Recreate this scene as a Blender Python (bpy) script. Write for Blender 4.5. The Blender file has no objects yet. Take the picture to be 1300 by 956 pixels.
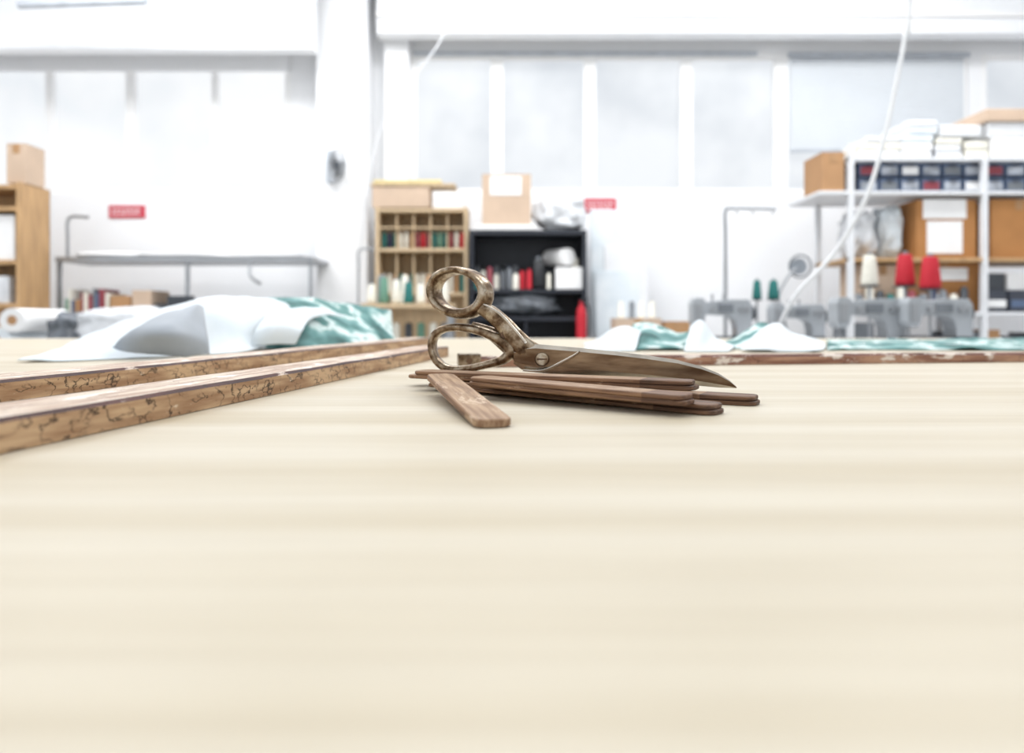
import bpy, math, random
from mathutils import Vector, Matrix, noise
random.seed(7)
sc = bpy.context.scene
TZ = 0.85          # table top height
H = 0.075          # camera height above table
CZ = TZ + H
F = 900.0
HY = 405.0
def X(px, D): return (px-650.0)/F*D
def Z(py, D): return CZ + (HY-py)/F*D
def at(px, py, D): return Vector((X(px,D), D, Z(py,D)))
def lin(c):
    r=[]
    for v in c[:3]:
        v=v/255.0
        r.append(v/12.92 if v<=0.04045 else ((v+0.055)/1.055)**2.4)
    return (r[0],r[1],r[2],1.0)

# ---------------------------------------------------------------- materials
MC={}
def mat(name, col, rough=0.6, metal=0.0, var=0.08, scale=8.0, stretch=(1,1,1), bump=0.0, spec=0.5, col2=None):
    if name in MC: return MC[name]
    m=bpy.data.materials.new(name); m.use_nodes=True
    nt=m.node_tree; N=nt.nodes; L=nt.links
    b=N['Principled BSDF']
    tc=N.new('ShaderNodeTexCoord'); mp=N.new('ShaderNodeMapping'); mp.inputs['Scale'].default_value=stretch
    no=N.new('ShaderNodeTexNoise'); no.inputs['Scale'].default_value=scale; no.inputs['Detail'].default_value=5
    cr=N.new('ShaderNodeValToRGB')
    c=lin(col)
    if col2 is None:
        c2=tuple(max(0,x*(1-var*2)) for x in c[:3])+(1,)
    else: c2=lin(col2)
    cr.color_ramp.elements[0].position=0.35; cr.color_ramp.elements[0].color=c2
    cr.color_ramp.elements[1].position=0.62; cr.color_ramp.elements[1].color=c
    L.new(tc.outputs['Object'],mp.inputs['Vector']); L.new(mp.outputs['Vector'],no.inputs['Vector'])
    L.new(no.outputs['Fac'],cr.inputs['Fac']); L.new(cr.outputs['Color'],b.inputs['Base Color'])
    b.inputs['Roughness'].default_value=rough; b.inputs['Metallic'].default_value=metal
    b.inputs['Specular IOR Level'].default_value=spec
    if bump>0:
        bu=N.new('ShaderNodeBump'); bu.inputs['Strength'].default_value=bump; bu.inputs['Distance'].default_value=0.002
        L.new(no.outputs['Fac'],bu.inputs['Height']); L.new(bu.outputs['Normal'],b.inputs['Normal'])
    MC[name]=m; return m

white_wall=mat('white_plaster',(249,250,252),0.8,var=0.015,scale=3)
ceil_m=mat('ceiling_paint',(246,248,251),0.8,var=0.02,scale=3)
floor_m=mat('floor_concrete',(214,214,213),0.6,var=0.06,scale=4)
frame_m=mat('window_frame_paint',(252,252,252),0.5,var=0.01)
trim_grey=mat('grey_trim',(196,202,210),0.5)
pine=mat('pine_wood',(212,188,154),0.55,var=0.12,scale=5,stretch=(8,8,1),spec=0.3)
oak=mat('cabinet_wood',(200,162,118),0.5,var=0.12,scale=4,stretch=(8,8,1),spec=0.3)
card=mat('cardboard',(184,142,102),0.85,var=0.05,scale=6)
card_l=mat('cardboard_light',(206,182,160),0.85,var=0.05,scale=6)
card_o=mat('cardboard_orange',(182,128,76),0.85,var=0.06,scale=6)
paper=mat('paper_white',(245,245,245),0.8,var=0.02)
black=mat('black_laminate',(36,40,50),0.5,var=0.1)
black2=mat('black_plastic',(25,27,32),0.35,var=0.1)
steel=mat('grey_steel',(165,168,172),0.35,0.6,var=0.05)
machine=mat('machine_enamel',(172,177,182),0.35,0.0,var=0.04)
machine_d=mat('machine_dark',(70,74,80),0.4,0.2,var=0.1)
whitemetal=mat('white_metal',(228,230,233),0.4,0.0,var=0.02)
plastic_w=mat('plastic_wrap',(232,235,239),0.25,var=0.12,scale=14,bump=0.8)
plastic_g=mat('plastic_grey',(120,126,134),0.2,var=0.35,scale=10,bump=0.8)
red=mat('thread_red',(196,30,48),0.7,var=0.08,scale=30,stretch=(1,1,12))
teal=mat('thread_teal',(30,112,108),0.7,var=0.08,scale=30,stretch=(1,1,12))
cream=mat('thread_cream',(235,232,220),0.7,var=0.05)
navy=mat('thread_navy',(40,50,80),0.7)
mauve=mat('thread_mauve',(150,70,80),0.7)
grn=mat('thread_green',(105,150,130),0.7)
tan=mat('thread_tan',(180,140,100),0.7)
gry=mat('thread_grey',(125,130,136),0.7)
sign_red=mat('sign_red',(205,75,90),0.5,var=0.03)
bin_blue=mat('bin_blue',(92,110,140),0.4)
bin_dark=mat('bin_dark',(64,68,80),0.4)
bin_clear=mat('bin_front',(196,202,212),0.3,var=0.25,scale=12)
yellow=mat('yellow_box',(226,208,150),0.5)

def pane_material(name,c1,c2,s):
    m=bpy.data.materials.new(name); m.use_nodes=True
    nt=m.node_tree;N=nt.nodes;L=nt.links;b=N['Principled BSDF']
    tc=N.new('ShaderNodeTexCoord'); no=N.new('ShaderNodeTexNoise'); no.inputs['Scale'].default_value=1.1; no.inputs['Detail'].default_value=3
    cr=N.new('ShaderNodeValToRGB'); cr.color_ramp.elements[0].position=0.32; cr.color_ramp.elements[1].position=0.58
    cr.color_ramp.elements[0].color=lin(c1); cr.color_ramp.elements[1].color=lin(c2)
    L.new(tc.outputs['Object'],no.inputs['Vector']);L.new(no.outputs['Fac'],cr.inputs['Fac'])
    b.inputs['Base Color'].default_value=(0.05,0.05,0.05,1); b.inputs['Roughness'].default_value=0.4
    L.new(cr.outputs['Color'],b.inputs['Emission Color']); b.inputs['Emission Strength'].default_value=s
    return m
pane=pane_material('frosted_daylight_glass',(210,216,223),(237,241,245),1.03)
pane2=pane_material('frosted_daylight_glass_bright',(230,235,240),(247,249,251),1.07)

def table_material():
    m=bpy.data.materials.new('pale_laminate_wood'); m.use_nodes=True
    nt=m.node_tree;N=nt.nodes;L=nt.links;b=N['Principled BSDF']
    tc=N.new('ShaderNodeTexCoord')
    mp=N.new('ShaderNodeMapping'); mp.inputs['Scale'].default_value=(0.35,10,1)
    n1=N.new('ShaderNodeTexNoise'); n1.inputs['Scale'].default_value=1.6; n1.inputs['Detail'].default_value=2
    L.new(tc.outputs['Object'],mp.inputs['Vector']); L.new(mp.outputs['Vector'],n1.inputs['Vector'])
    mp2=N.new('ShaderNodeMapping'); mp2.inputs['Scale'].default_value=(2,60,1)
    n2=N.new('ShaderNodeTexNoise'); n2.inputs['Scale'].default_value=2.5; n2.inputs['Detail'].default_value=6
    L.new(tc.outputs['Object'],mp2.inputs['Vector']); L.new(mp2.outputs['Vector'],n2.inputs['Vector'])
    cr=N.new('ShaderNodeValToRGB'); cr.color_ramp.elements[0].position=0.32; cr.color_ramp.elements[1].position=0.68
    cr.color_ramp.elements[0].color=lin((198,186,162)); cr.color_ramp.elements[1].color=lin((215,207,190))
    L.new(n1.outputs['Fac'],cr.inputs['Fac'])
    cr2=N.new('ShaderNodeValToRGB'); cr2.color_ramp.elements[0].position=0.3; cr2.color_ramp.elements[1].position=0.6
    cr2.color_ramp.elements[0].color=(0.88,0.86,0.83,1); cr2.color_ramp.elements[1].color=(1,1,1,1)
    L.new(n2.outputs['Fac'],cr2.inputs['Fac'])
    mx=N.new('ShaderNodeMix'); mx.data_type='RGBA'; mx.blend_type='MULTIPLY'; mx.inputs[0].default_value=0.7
    L.new(cr.outputs['Color'],mx.inputs[6]); L.new(cr2.outputs['Color'],mx.inputs[7]); L.new(mx.outputs[2],b.inputs['Base Color'])
    b.inputs['Roughness'].default_value=0.42; b.inputs['Specular IOR Level'].default_value=0.3
    return m
table_m=table_material()

def worn_wood(name,base,base2,crack,flake,flake_amt,cs=60,fs=(4,40,40),ns=3,ca=0.75,cd=2,cw=.02):
    m=bpy.data.materials.new(name); m.use_nodes=True
    nt=m.node_tree;N=nt.nodes;L=nt.links;b=N['Principled BSDF']
    tc=N.new('ShaderNodeTexCoord')
    mp=N.new('ShaderNodeMapping'); mp.inputs['Scale'].default_value=fs
    n1=N.new('ShaderNodeTexNoise'); n1.inputs['Scale'].default_value=ns; n1.inputs['Detail'].default_value=6
    L.new(tc.outputs['Object'],mp.inputs['Vector']); L.new(mp.outputs['Vector'],n1.inputs['Vector'])
    cr=N.new('ShaderNodeValToRGB'); cr.color_ramp.elements[0].position=0.38; cr.color_ramp.elements[1].position=0.62
    cr.color_ramp.elements[0].color=lin(base2); cr.color_ramp.elements[1].color=lin(base)
    L.new(n1.outputs['Fac'],cr.inputs['Fac'])
    n3=N.new('ShaderNodeTexNoise'); n3.inputs['Scale'].default_value=cs; n3.inputs['Detail'].default_value=cd
    mp3=N.new('ShaderNodeMapping'); mp3.inputs['Scale'].default_value=(0.6,1,1)
    L.new(tc.outputs['Object'],mp3.inputs['Vector']); L.new(mp3.outputs['Vector'],n3.inputs['Vector'])
    c3=N.new('ShaderNodeValToRGB'); e=c3.color_ramp.elements
    e[0].position=0.5-cw; e[0].color=(0,0,0,1); e[1].position=0.5; e[1].color=(1,1,1,1)
    k=e.new(0.5+cw); k.color=(0,0,0,1)
    L.new(n3.outputs['Fac'],c3.inputs['Fac'])
    # break the crack lines up with a second, larger noise
    n5=N.new('ShaderNodeTexNoise'); n5.inputs['Scale'].default_value=cs*.5; n5.inputs['Detail'].default_value=3
    mp5=N.new('ShaderNodeMapping'); mp5.inputs['Location'].default_value=(9,4,2)
    L.new(tc.outputs['Object'],mp5.inputs['Vector']); L.new(mp5.outputs['Vector'],n5.inputs['Vector'])
    mr=N.new('ShaderNodeMapRange'); mr.inputs['From Min'].default_value=.42; mr.inputs['From Max'].default_value=.58; mr.inputs['To Min'].default_value=.1; mr.inputs['To Max'].default_value=ca
    L.new(n5.outputs['Fac'],mr.inputs['Value'])
    mx=N.new('ShaderNodeMix'); mx.data_type='RGBA'
    sc_=N.new('ShaderNodeMath'); sc_.operation='MULTIPLY'
    L.new(c3.outputs['Color'],sc_.inputs[0]); L.new(mr.outputs[0],sc_.inputs[1]); L.new(sc_.outputs[0],mx.inputs[0])
    L.new(cr.outputs['Color'],mx.inputs[6]); mx.inputs[7].default_value=lin(crack)
    n4=N.new('ShaderNodeTexNoise'); n4.inputs['Scale'].default_value=45; n4.inputs['Detail'].default_value=7; n4.inputs['Roughness'].default_value=0.7
    mp4=N.new('ShaderNodeMapping'); mp4.inputs['Scale'].default_value=(0.35,1,1); mp4.inputs['Location'].default_value=(3,1,7)
    L.new(tc.outputs['Object'],mp4.inputs['Vector']); L.new(mp4.outputs['Vector'],n4.inputs['Vector'])
    c4=N.new('ShaderNodeValToRGB'); c4.color_ramp.elements[0].position=1-flake_amt; c4.color_ramp.elements[1].position=1-flake_amt+0.05
    L.new(n4.outputs['Fac'],c4.inputs['Fac'])
    mx2=N.new('ShaderNodeMix'); mx2.data_type='RGBA'
    L.new(c4.outputs['Color'],mx2.inputs[0]); L.new(mx.outputs[2],mx2.inputs[6]); mx2.inputs[7].default_value=lin(flake)
    L.new(mx2.outputs[2],b.inputs['Base Color']); b.inputs['Roughness'].default_value=0.55; b.inputs['Specular IOR Level'].default_value=.3
    bu=N.new('ShaderNodeBump'); bu.inputs['Strength'].default_value=0.5; bu.inputs['Distance'].default_value=0.001
    L.new(n1.outputs['Fac'],bu.inputs['Height']); L.new(bu.outputs['Normal'],b.inputs['Normal'])
    return m
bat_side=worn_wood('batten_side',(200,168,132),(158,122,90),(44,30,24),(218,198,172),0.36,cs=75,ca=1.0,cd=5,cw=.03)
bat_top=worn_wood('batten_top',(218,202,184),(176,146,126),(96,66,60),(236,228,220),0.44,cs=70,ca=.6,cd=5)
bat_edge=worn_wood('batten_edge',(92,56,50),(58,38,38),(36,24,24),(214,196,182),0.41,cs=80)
yard_side=worn_wood('yardstick_side',(186,146,120),(140,98,80),(70,46,40),(230,218,206),0.44,cs=60)
yard_edge=worn_wood('yardstick_edge',(136,96,84),(96,62,56),(50,34,32),(228,216,206),0.47,cs=80)
rul_top=worn_wood('ruler_wood_face',(174,142,112),(132,100,76),(80,56,42),(198,172,144),0.38,cs=14,fs=(6,90,40),ca=.3)
rul_side=worn_wood('ruler_wood_edge',(152,116,88),(104,75,56),(50,36,28),(186,154,124),0.38,cs=14,fs=(6,60,150),ca=.3)
rul_end=worn_wood('ruler_wood_dark_end',(122,90,68),(80,57,44),(42,30,24),(158,128,104),0.36,cs=14,fs=(6,60,150),ca=.3)
rul_light=worn_wood('ruler_wood_light',(180,150,120),(138,106,80),(86,62,48),(206,182,156),0.42,cs=14,fs=(6,90,40),ca=.3)

def steel_material():
    m=bpy.data.materials.new('tarnished_nickel'); m.use_nodes=True
    nt=m.node_tree;N=nt.nodes;L=nt.links;b=N['Principled BSDF']
    tc=N.new('ShaderNodeTexCoord'); n=N.new('ShaderNodeTexNoise'); n.inputs['Scale'].default_value=75; n.inputs['Detail'].default_value=9; n.inputs['Roughness'].default_value=0.62
    L.new(tc.outputs['Object'],n.inputs['Vector'])
    cr=N.new('ShaderNodeValToRGB'); e=cr.color_ramp.elements
    e[0].position=0.32; e[0].color=lin((64,46,34)); e[1].position=0.66; e[1].color=lin((184,172,154))
    k=e.new(0.43); k.color=lin((112,92,72)); k=e.new(0.52); k.color=lin((150,132,110))
    L.new(n.outputs['Fac'],cr.inputs['Fac']); L.new(cr.outputs['Color'],b.inputs['Base Color'])
    b.inputs['Metallic'].default_value=1.0
    mr=N.new('ShaderNodeMapRange'); mr.inputs['From Min'].default_value=0.3; mr.inputs['From Max'].default_value=0.6
    mr.inputs['To Min'].default_value=0.52; mr.inputs['To Max'].default_value=0.25
    L.new(n.outputs['Fac'],mr.inputs['Value']); L.new(mr.outputs[0],b.inputs['Roughness'])
    bu=N.new('ShaderNodeBump'); bu.inputs['Strength'].default_value=0.3; bu.inputs['Distance'].default_value=0.0005
    L.new(n.outputs['Fac'],bu.inputs['Height']); L.new(bu.outputs['Normal'],b.inputs['Normal'])
    return m
sc_metal=steel_material()
sc_blade=mat('shear_blade_steel',(164,142,116),0.3,0.97,scale=14,stretch=(1.2,1,5),col2=(100,77,58),bump=0.08)  # brown reflection on the blade face is painted into the steel colour
sc_dark=mat('shear_inner_tarnish',(110,86,68),0.45,0.7,scale=60,col2=(60,44,34))
sc_bright=mat('shear_ground_edge',(204,195,182),0.25,0.97,var=0.15,scale=40)

def fabric_mat(name,stops,scale,bump=0.2):
    m=bpy.data.materials.new(name); m.use_nodes=True
    nt=m.node_tree;N=nt.nodes;L=nt.links;b=N['Principled BSDF']
    tc=N.new('ShaderNodeTexCoord'); n=N.new('ShaderNodeTexNoise'); n.inputs['Scale'].default_value=scale; n.inputs['Detail'].default_value=5
    L.new(tc.outputs['Object'],n.inputs['Vector'])
    cr=N.new('ShaderNodeValToRGB'); e=cr.color_ramp.elements
    e[0].position=stops[0][0]; e[0].color=lin(stops[0][1]); e[1].position=stops[-1][0]; e[1].color=lin(stops[-1][1])
    for p,c in stops[1:-1]:
        k=e.new(p); k.color=lin(c)
    L.new(n.outputs['Fac'],cr.inputs['Fac']); L.new(cr.outputs['Color'],b.inputs['Base Color'])
    b.inputs['Roughness'].default_value=0.6; b.inputs['Specular IOR Level'].default_value=0.25
    return m
fab_w=fabric_mat('white_fabric',[(0.3,(210,220,227)),(0.65,(228,234,238))],5)
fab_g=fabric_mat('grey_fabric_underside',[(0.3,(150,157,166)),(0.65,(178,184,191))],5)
fab_t=fabric_mat('teal_printed_fabric',[(0.34,(36,82,80)),(0.43,(80,128,126)),(0.50,(122,164,162)),(0.53,(208,224,223)),(0.57,(218,230,229)),(0.60,(98,146,142)),(0.68,(60,108,106))],8)

# ---------------------------------------------------------------- builder
class B:
    def __init__(s,name): s.n=name; s.v=[]; s.f=[]; s.mi=[]; s.sm=[]; s.mats=[]; s.M=None
    def add(s,vs,fs,m,smooth=False):
        o=len(s.v)
        for v in vs:
            v=Vector(v)
            s.v.append(s.M@v if s.M else v)
        if m not in s.mats: s.mats.append(m)
        k=s.mats.index(m)
        for f in fs: s.f.append([i+o for i in f]); s.mi.append(k); s.sm.append(smooth)
    def box(s,x0,x1,y0,y1,z0,z1,m):
        vs=[(x0,y0,z0),(x1,y0,z0),(x1,y1,z0),(x0,y1,z0),(x0,y0,z1),(x1,y0,z1),(x1,y1,z1),(x0,y1,z1)]
        s.add(vs,[(0,3,2,1),(4,5,6,7),(0,1,5,4),(1,2,6,5),(2,3,7,6),(3,0,4,7)],m)
    def pbox(s,px0,px1,py0,py1,D,d,m):
        s.box(X(px0,D),X(px1,D),D,D+d,Z(py1,D),Z(py0,D),m)
    def prism(s,prof,y0,y1,m):
        n=len(prof); vs=[(x,y0,z) for x,z in prof]+[(x,y1,z) for x,z in prof]
        s.add(vs,[tuple(range(n)),tuple(reversed(range(n,2*n)))]+[(i,n+i,n+(i+1)%n,(i+1)%n) for i in range(n)],m)
    def cyl(s,p0,p1,r0,r1,m,n=16,smooth=True):
        p0=Vector(p0);p1=Vector(p1);t=(p1-p0).normalized()
        a=t.orthogonal().normalized(); b=t.cross(a)
        vs=[];fs=[]
        for p,r in((p0,r0),(p1,r1)):
            for i in range(n):
                q=2*math.pi*i/n; vs.append(p+a*math.cos(q)*r+b*math.sin(q)*r)
        for i in range(n): fs.append((i,(i+1)%n,n+(i+1)%n,n+i))
        s.add(vs,fs,m,smooth)
        s.add([v for v in vs[:n]],[tuple(reversed(range(n)))],m); s.add([v for v in vs[n:]],[tuple(range(n))],m)
    def lathe(s,c,prof,m,n=20):
        vs=[];fs=[]
        for r,z in prof:
            for i in range(n):
                q=2*math.pi*i/n; vs.append((c[0]+r*math.cos(q),c[1]+r*math.sin(q),c[2]+z))
        for j in range(len(prof)-1):
            for i in range(n): fs.append((j*n+i,j*n+(i+1)%n,(j+1)*n+(i+1)%n,(j+1)*n+i))
        s.add(vs,fs,m,True)
    def tube(s,pts,r,m,n=8):
        pts=[Vector(p) for p in pts]
        q=[]
        P=[pts[0]]+pts+[pts[-1]]
        for i in range(1,len(P)-2):
            for k in range(6):
                t=k/6
                a,b_,c,d=P[i-1],P[i],P[i+1],P[i+2]
                q.append(0.5*((2*b_)+(c-a)*t+(2*a-5*b_+4*c-d)*t*t+(3*b_-a-3*c+d)*t**3))
        q.append(pts[-1]); vs=[];fs=[]
        for i,p in enumerate(q):
            t=(q[min(i+1,len(q)-1)]-q[max(i-1,0)]).normalized()
            u=t.cross(Vector((0.1,1,0.05))).normalized(); w=t.cross(u)
            for k in range(n):
                g=2*math.pi*k/n; vs.append(p+u*math.cos(g)*r+w*math.sin(g)*r)
        for i in range(len(q)-1):
            for k in range(n): fs.append((i*n+k,i*n+(k+1)%n,(i+1)*n+(k+1)%n,(i+1)*n+k))
        s.add(vs,fs,m,True)
    def sweep(s,pts,axes,A,Bd,m,closed=False,n=14,sub=5,p=2.6):
        N0=len(pts); pts=[Vector(q) for q in pts]
        def g(lst,i): return lst[i%N0] if closed else lst[max(0,min(N0-1,i))]
        out=[]
        rng=range(N0) if closed else range(N0-1)
        def cr(a,b_,c,d,t): return 0.5*((2*b_)+(c-a)*t+(2*a-5*b_+4*c-d)*t*t+(3*b_-a-3*c+d)*t**3)
        for i in rng:
            for k in range(sub):
                t=k/sub
                out.append((cr(g(pts,i-1),g(pts,i),g(pts,i+1),g(pts,i+2),t),
                    (g(axes,i)*(1-t)+g(axes,i+1)*t).normalized(), g(A,i)*(1-t)+g(A,i+1)*t, g(Bd,i)*(1-t)+g(Bd,i+1)*t))
        if not closed: out.append((pts[-1],axes[-1],A[-1],Bd[-1]))
        K=len(out); vs=[];fs=[]
        for i,(c,ax,a,b_) in enumerate(out):
            nx=out[(i+1)%K][0] if closed else out[min(i+1,K-1)][0]
            pv=out[(i-1)%K][0] if closed else out[max(i-1,0)][0]
            t=(nx-pv).normalized(); ax=(ax-t*ax.dot(t)).normalized(); u=t.cross(ax)
            for k in range(n):
                g_=2*math.pi*k/n; cc=math.cos(g_); ss=math.sin(g_)
                vs.append(c+u*(a*math.copysign(abs(cc)**(2/p),cc))+ax*(b_*math.copysign(abs(ss)**(2/p),ss)))
        R=K if closed else K-1
        for i in range(R):
            for k in range(n):
                j=(i+1)%K; fs.append((i*n+k,i*n+(k+1)%n,j*n+(k+1)%n,j*n+k))
        if not closed: fs.append(tuple(range(n))); fs.append(tuple(reversed(range((K-1)*n,K*n))))
        s.add(vs,fs,m,True)
    def loft(s,rows,m,smooth=True):
        def cm(L,sub):
            o=[]
            for i in range(len(L)-1):
                a=L[max(i-1,0)];b_=L[i];c=L[i+1];d=L[min(i+2,len(L)-1)]
                for k in range(sub):
                    t=k/sub; o.append(0.5*((2*b_)+(c-a)*t+(2*a-5*b_+4*c-d)*t*t+(3*b_-a-3*c+d)*t**3))
            o.append(L[-1]); return o
        R=[cm([Vector(p) for p in r],8) for r in rows]
        C=[cm([R[j][i] for j in range(len(R))],8) for i in range(len(R[0]))]
        w=len(C);h=len(C[0]); vs=[];fs=[]
        for i in range(w):
            for j in range(h):
                p=C[i][j]; p=p+Vector((0,0,1))*(noise.noise(p*9)*0.009+abs(noise.noise(p*16+Vector((5,0,0))))*.008)
                p.z=max(p.z,TZ+0.002); vs.append(p)
        for i in range(w-1):
            for j in range(h-1): fs.append((i*h+j,(i+1)*h+j,(i+1)*h+j+1,i*h+j+1))
        s.add(vs,fs,m,smooth)
    def blob(s,c,r,m,seed=0,amp=0.25,fr=1.6):
        vs=[];fs=[];nu=40;nv=24
        for j in range(nv+1):
            th=math.pi*j/nv
            for i in range(nu):
                ph=2*math.pi*i/nu
                d=Vector((math.sin(th)*math.cos(ph),math.sin(th)*math.sin(ph),math.cos(th)))
                k=1+amp*noise.noise(d*fr+Vector((seed,0,0)))-amp*0.9*abs(noise.noise(d*fr*3+Vector((0,seed,0))))
                q=Vector([math.copysign(abs(x)**0.75,x) for x in d])
                vs.append((c[0]+q.x*k*r[0],c[1]+q.y*k*r[1],max(c[2]+q.z*k*r[2],c[2]-r[2])))
        for j in range(nv):
            for i in range(nu): fs.append((j*nu+i,(j+1)*nu+i,(j+1)*nu+(i+1)%nu,j*nu+(i+1)%nu))
        s.add(vs,fs,m,True)
    def spool(s,x,y,z,r,h,m):
        s.lathe((x,y,z),[(0,0),(r,0),(r,h*.06),(r*.9,h*.08),(r*.86,h*.88),(r*.6,h*.93),(r*.6,h),(0,h)],m,14)
    def cone(s,x,y,z,r,h,m):
        s.lathe((x,y,z),[(0,0),(r*.8,0),(r*1.0,h*.04),(r*1.02,h*.16),(r*.95,h*.3),(r*.72,h*.86),(r*.6,h*.9),(r*.2,h*.91)],m,20)
        s.lathe((x,y,z),[(r*.3,h*.9),(r*.26,h),(0,h)],gry,14)
    def finish(s,bevel=0,solid=0,loc=None):
        me=bpy.data.meshes.new(s.n)
        c=Vector(loc) if loc is not None else sum(s.v,Vector())/len(s.v)
        me.from_pydata([v-c for v in s.v],[],s.f)
        for m in s.mats: me.materials.append(m)
        for p,k,sm in zip(me.polygons,s.mi,s.sm): p.material_index=k; p.use_smooth=sm
        me.update()
        o=bpy.data.objects.new(s.n,me); o.location=c
        sc.collection.objects.link(o)
        if solid:
            q=o.modifiers.new('solid','SOLIDIFY'); q.thickness=solid; q.offset=0
        if bevel:
            q=o.modifiers.new('bev','BEVEL'); q.width=bevel; q.segments=2; q.limit_method='ANGLE'; q.angle_limit=0.7
        return o

# ---------------------------------------------------------------- room
WD=6.0
def wx(px): return X(px,WD)
def wz(py): return Z(py,WD)
XL,XR=-5.2,5.4; ZC=4.0
sill=wz(246); head=wz(68)
b=B('wall_back')
b.box(XL,XR,WD,WD+.25,0,sill,white_wall); b.box(XL,XR,WD,WD+.25,head,ZC,white_wall)
for a,c in ((370,520),(1229,1245)): b.box(wx(a),wx(c),WD,WD+.25,sill,head,white_wall)
b.finish()
b=B('wall_left'); b.box(XL-.2,XL,-3.0,WD+.25,0,ZC,white_wall); b.finish()
b=B('wall_right'); b.box(XR,XR+.2,-3.0,WD+.25,0,ZC,white_wall); b.finish()
b=B('floor'); b.box(XL-.2,XR+.2,-3.0,WD+.25,-.1,0,floor_m); b.finish()
b=B('ceiling'); b.box(XL-.2,XR+.2,-3.0,WD+.25,ZC,ZC+.15,ceil_m); b.finish()
def window(name,px0,px1,mull,pm,lowrail=None,frame=9):
    b=B(name); x0,x1=wx(px0),wx(px1)
    fw=frame/150
    b.box(x0,x1,WD+.06,WD+.08,sill,head,pm)
    b.box(x0,x1,WD+.02,WD+.058,sill,sill+fw*.8,frame_m); b.box(x0,x1,WD+.02,WD+.058,head-fw*.8,head,frame_m)
    for m_,w in mull:
        b.box(wx(m_)-w/300,wx(m_)+w/300,WD+.003,WD+.058,sill,head,frame_m)
    b.finish()
window('window_1',-130,370,[(-126,9),(-45,10),(62,10),(165,12),(272,8),(366,9)],pane2)
window('window_2',520,1229,[(524,10),(631,16),(749,15),(872,15),(992,17),(1224,8)],pane)
window('window_3',1245,1450,[(1249,8),(1350,12),(1446,8)],pane)
b=B('trim_1'); b.box(wx(525),wx(960),WD-.03,WD-.002,wz(71),wz(67),trim_grey); b.box(wx(1000),wx(1229),WD-.03,WD-.002,wz(73),wz(68),trim_grey); b.finish()
b=B('trim_2'); b.box(wx(-120),wx(368),WD-.04,WD-.002,wz(92),wz(68),white_wall); b.finish()
b=B('window_blind')
blind=mat('blind_grey',(222,227,232),0.7,var=0.03,scale=2)
for i in range(24):
    z=wz(78)-i*(wz(78)-wz(190))/24; b.box(wx(1003),wx(1222),WD-.016,WD-.006,z-.028,z,blind)
b.cyl((wx(1003),WD-.012,wz(77)),(wx(1222),WD-.012,wz(77)),.012,.012,trim_grey)
b.box(wx(1003),wx(1222),WD-.02,WD-.003,wz(194),wz(190),trim_grey); b.finish()
b=B('column'); b.box(X(402,5.7),X(466,5.7),5.7,WD-.001,0,ZC-.001,white_wall); b.finish()
b=B('column'); b.box(X(488,5.85),X(518,5.85),5.85,WD-.001,0,ZC-.001,white_wall); b.finish()
b=B('ceiling_beam'); b.box(wx(470)+.12,XR-.01,WD-.34,WD-.2,Z(42,5.66),ZC-.001,ceil_m)
b.box(wx(470)+.12,XR-.01,WD-.37,WD-.341,Z(20,5.63),Z(14,5.63),frame_m); b.finish()
b=B('ceiling_beam'); b.box(XL+.01,X(398,5.5),5.5,5.62,Z(62,5.5),Z(28,5.5),ceil_m); b.box(XL+.01,X(398,5.5),5.53,5.62,Z(28,5.5),ZC-.001,ceil_m); b.finish()
b=B('ceiling_pipe')
b.cyl((X(30,5.2),5.15,Z(6,5.15)),(X(190,5.2),5.15,Z(1,5.15)),.03,.03,trim_grey)
for p in (60,160): b.cyl((X(p,5.15),5.15,Z(4,5.15)),(X(p,5.15),5.15,ZC),.008,.008,trim_grey,8)
b.finish()
b=B('baseboard_back'); b.box(XL,XR,WD-.02,WD-.001,0,.1,trim_grey); b.finish()
glow=bpy.data.materials.new('added_tube_glow'); glow.use_nodes=True  # glowing tubes of the added ceiling lamps
g=glow.node_tree.nodes['Principled BSDF']; g.inputs['Emission Color'].default_value=(1,1,1,1); g.inputs['Emission Strength'].default_value=4
for (x,y,e) in ((-2.6,1.2,26),(0,1.2,26),(2.6,1.2,26),(-2.6,4.0,68),(0,4.0,68),(2.6,4.0,68)):  # lamps added above the view to brighten the room evenly
    b=B('added_ceiling_lamp')
    b.box(x-.8,x+.8,y-.15,y+.15,ZC-.09,ZC-.001,whitemetal)
    for d in(-.07,.07): b.cyl((x-.75,y+d,ZC-.11),(x+.75,y+d,ZC-.11),.018,.018,glow,10)
    b.finish()
    ld=bpy.data.lights.new('added_fill_light','AREA'); ld.shape='RECTANGLE'; ld.size=1.8; ld.size_y=.9; ld.energy=e; ld.color=(.98,.99,1)  # added area light that does the actual brightening
    lo=bpy.data.objects.new('added_fill_light',ld); lo.location=(x,y,ZC-.16); sc.collection.objects.link(lo)

# ---------------------------------------------------------------- table
b=B('cutting_table')
b.box(-2.3,2.6,-.6,2.7,TZ-.035,TZ,table_m)
b.box(-2.3,2.6,2.7,2.72,TZ-.035,TZ+.0005,frame_m)
for x in (-2.2,-.1,2.35):
    for y in (-.5,2.5): b.box(x,x+.09,y,y+.09,0,TZ-.035,steel)
b.box(-2.2,2.44,2.52,2.58,TZ-.12,TZ-.035,steel)
b.finish(loc=(0,0,TZ))

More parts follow.
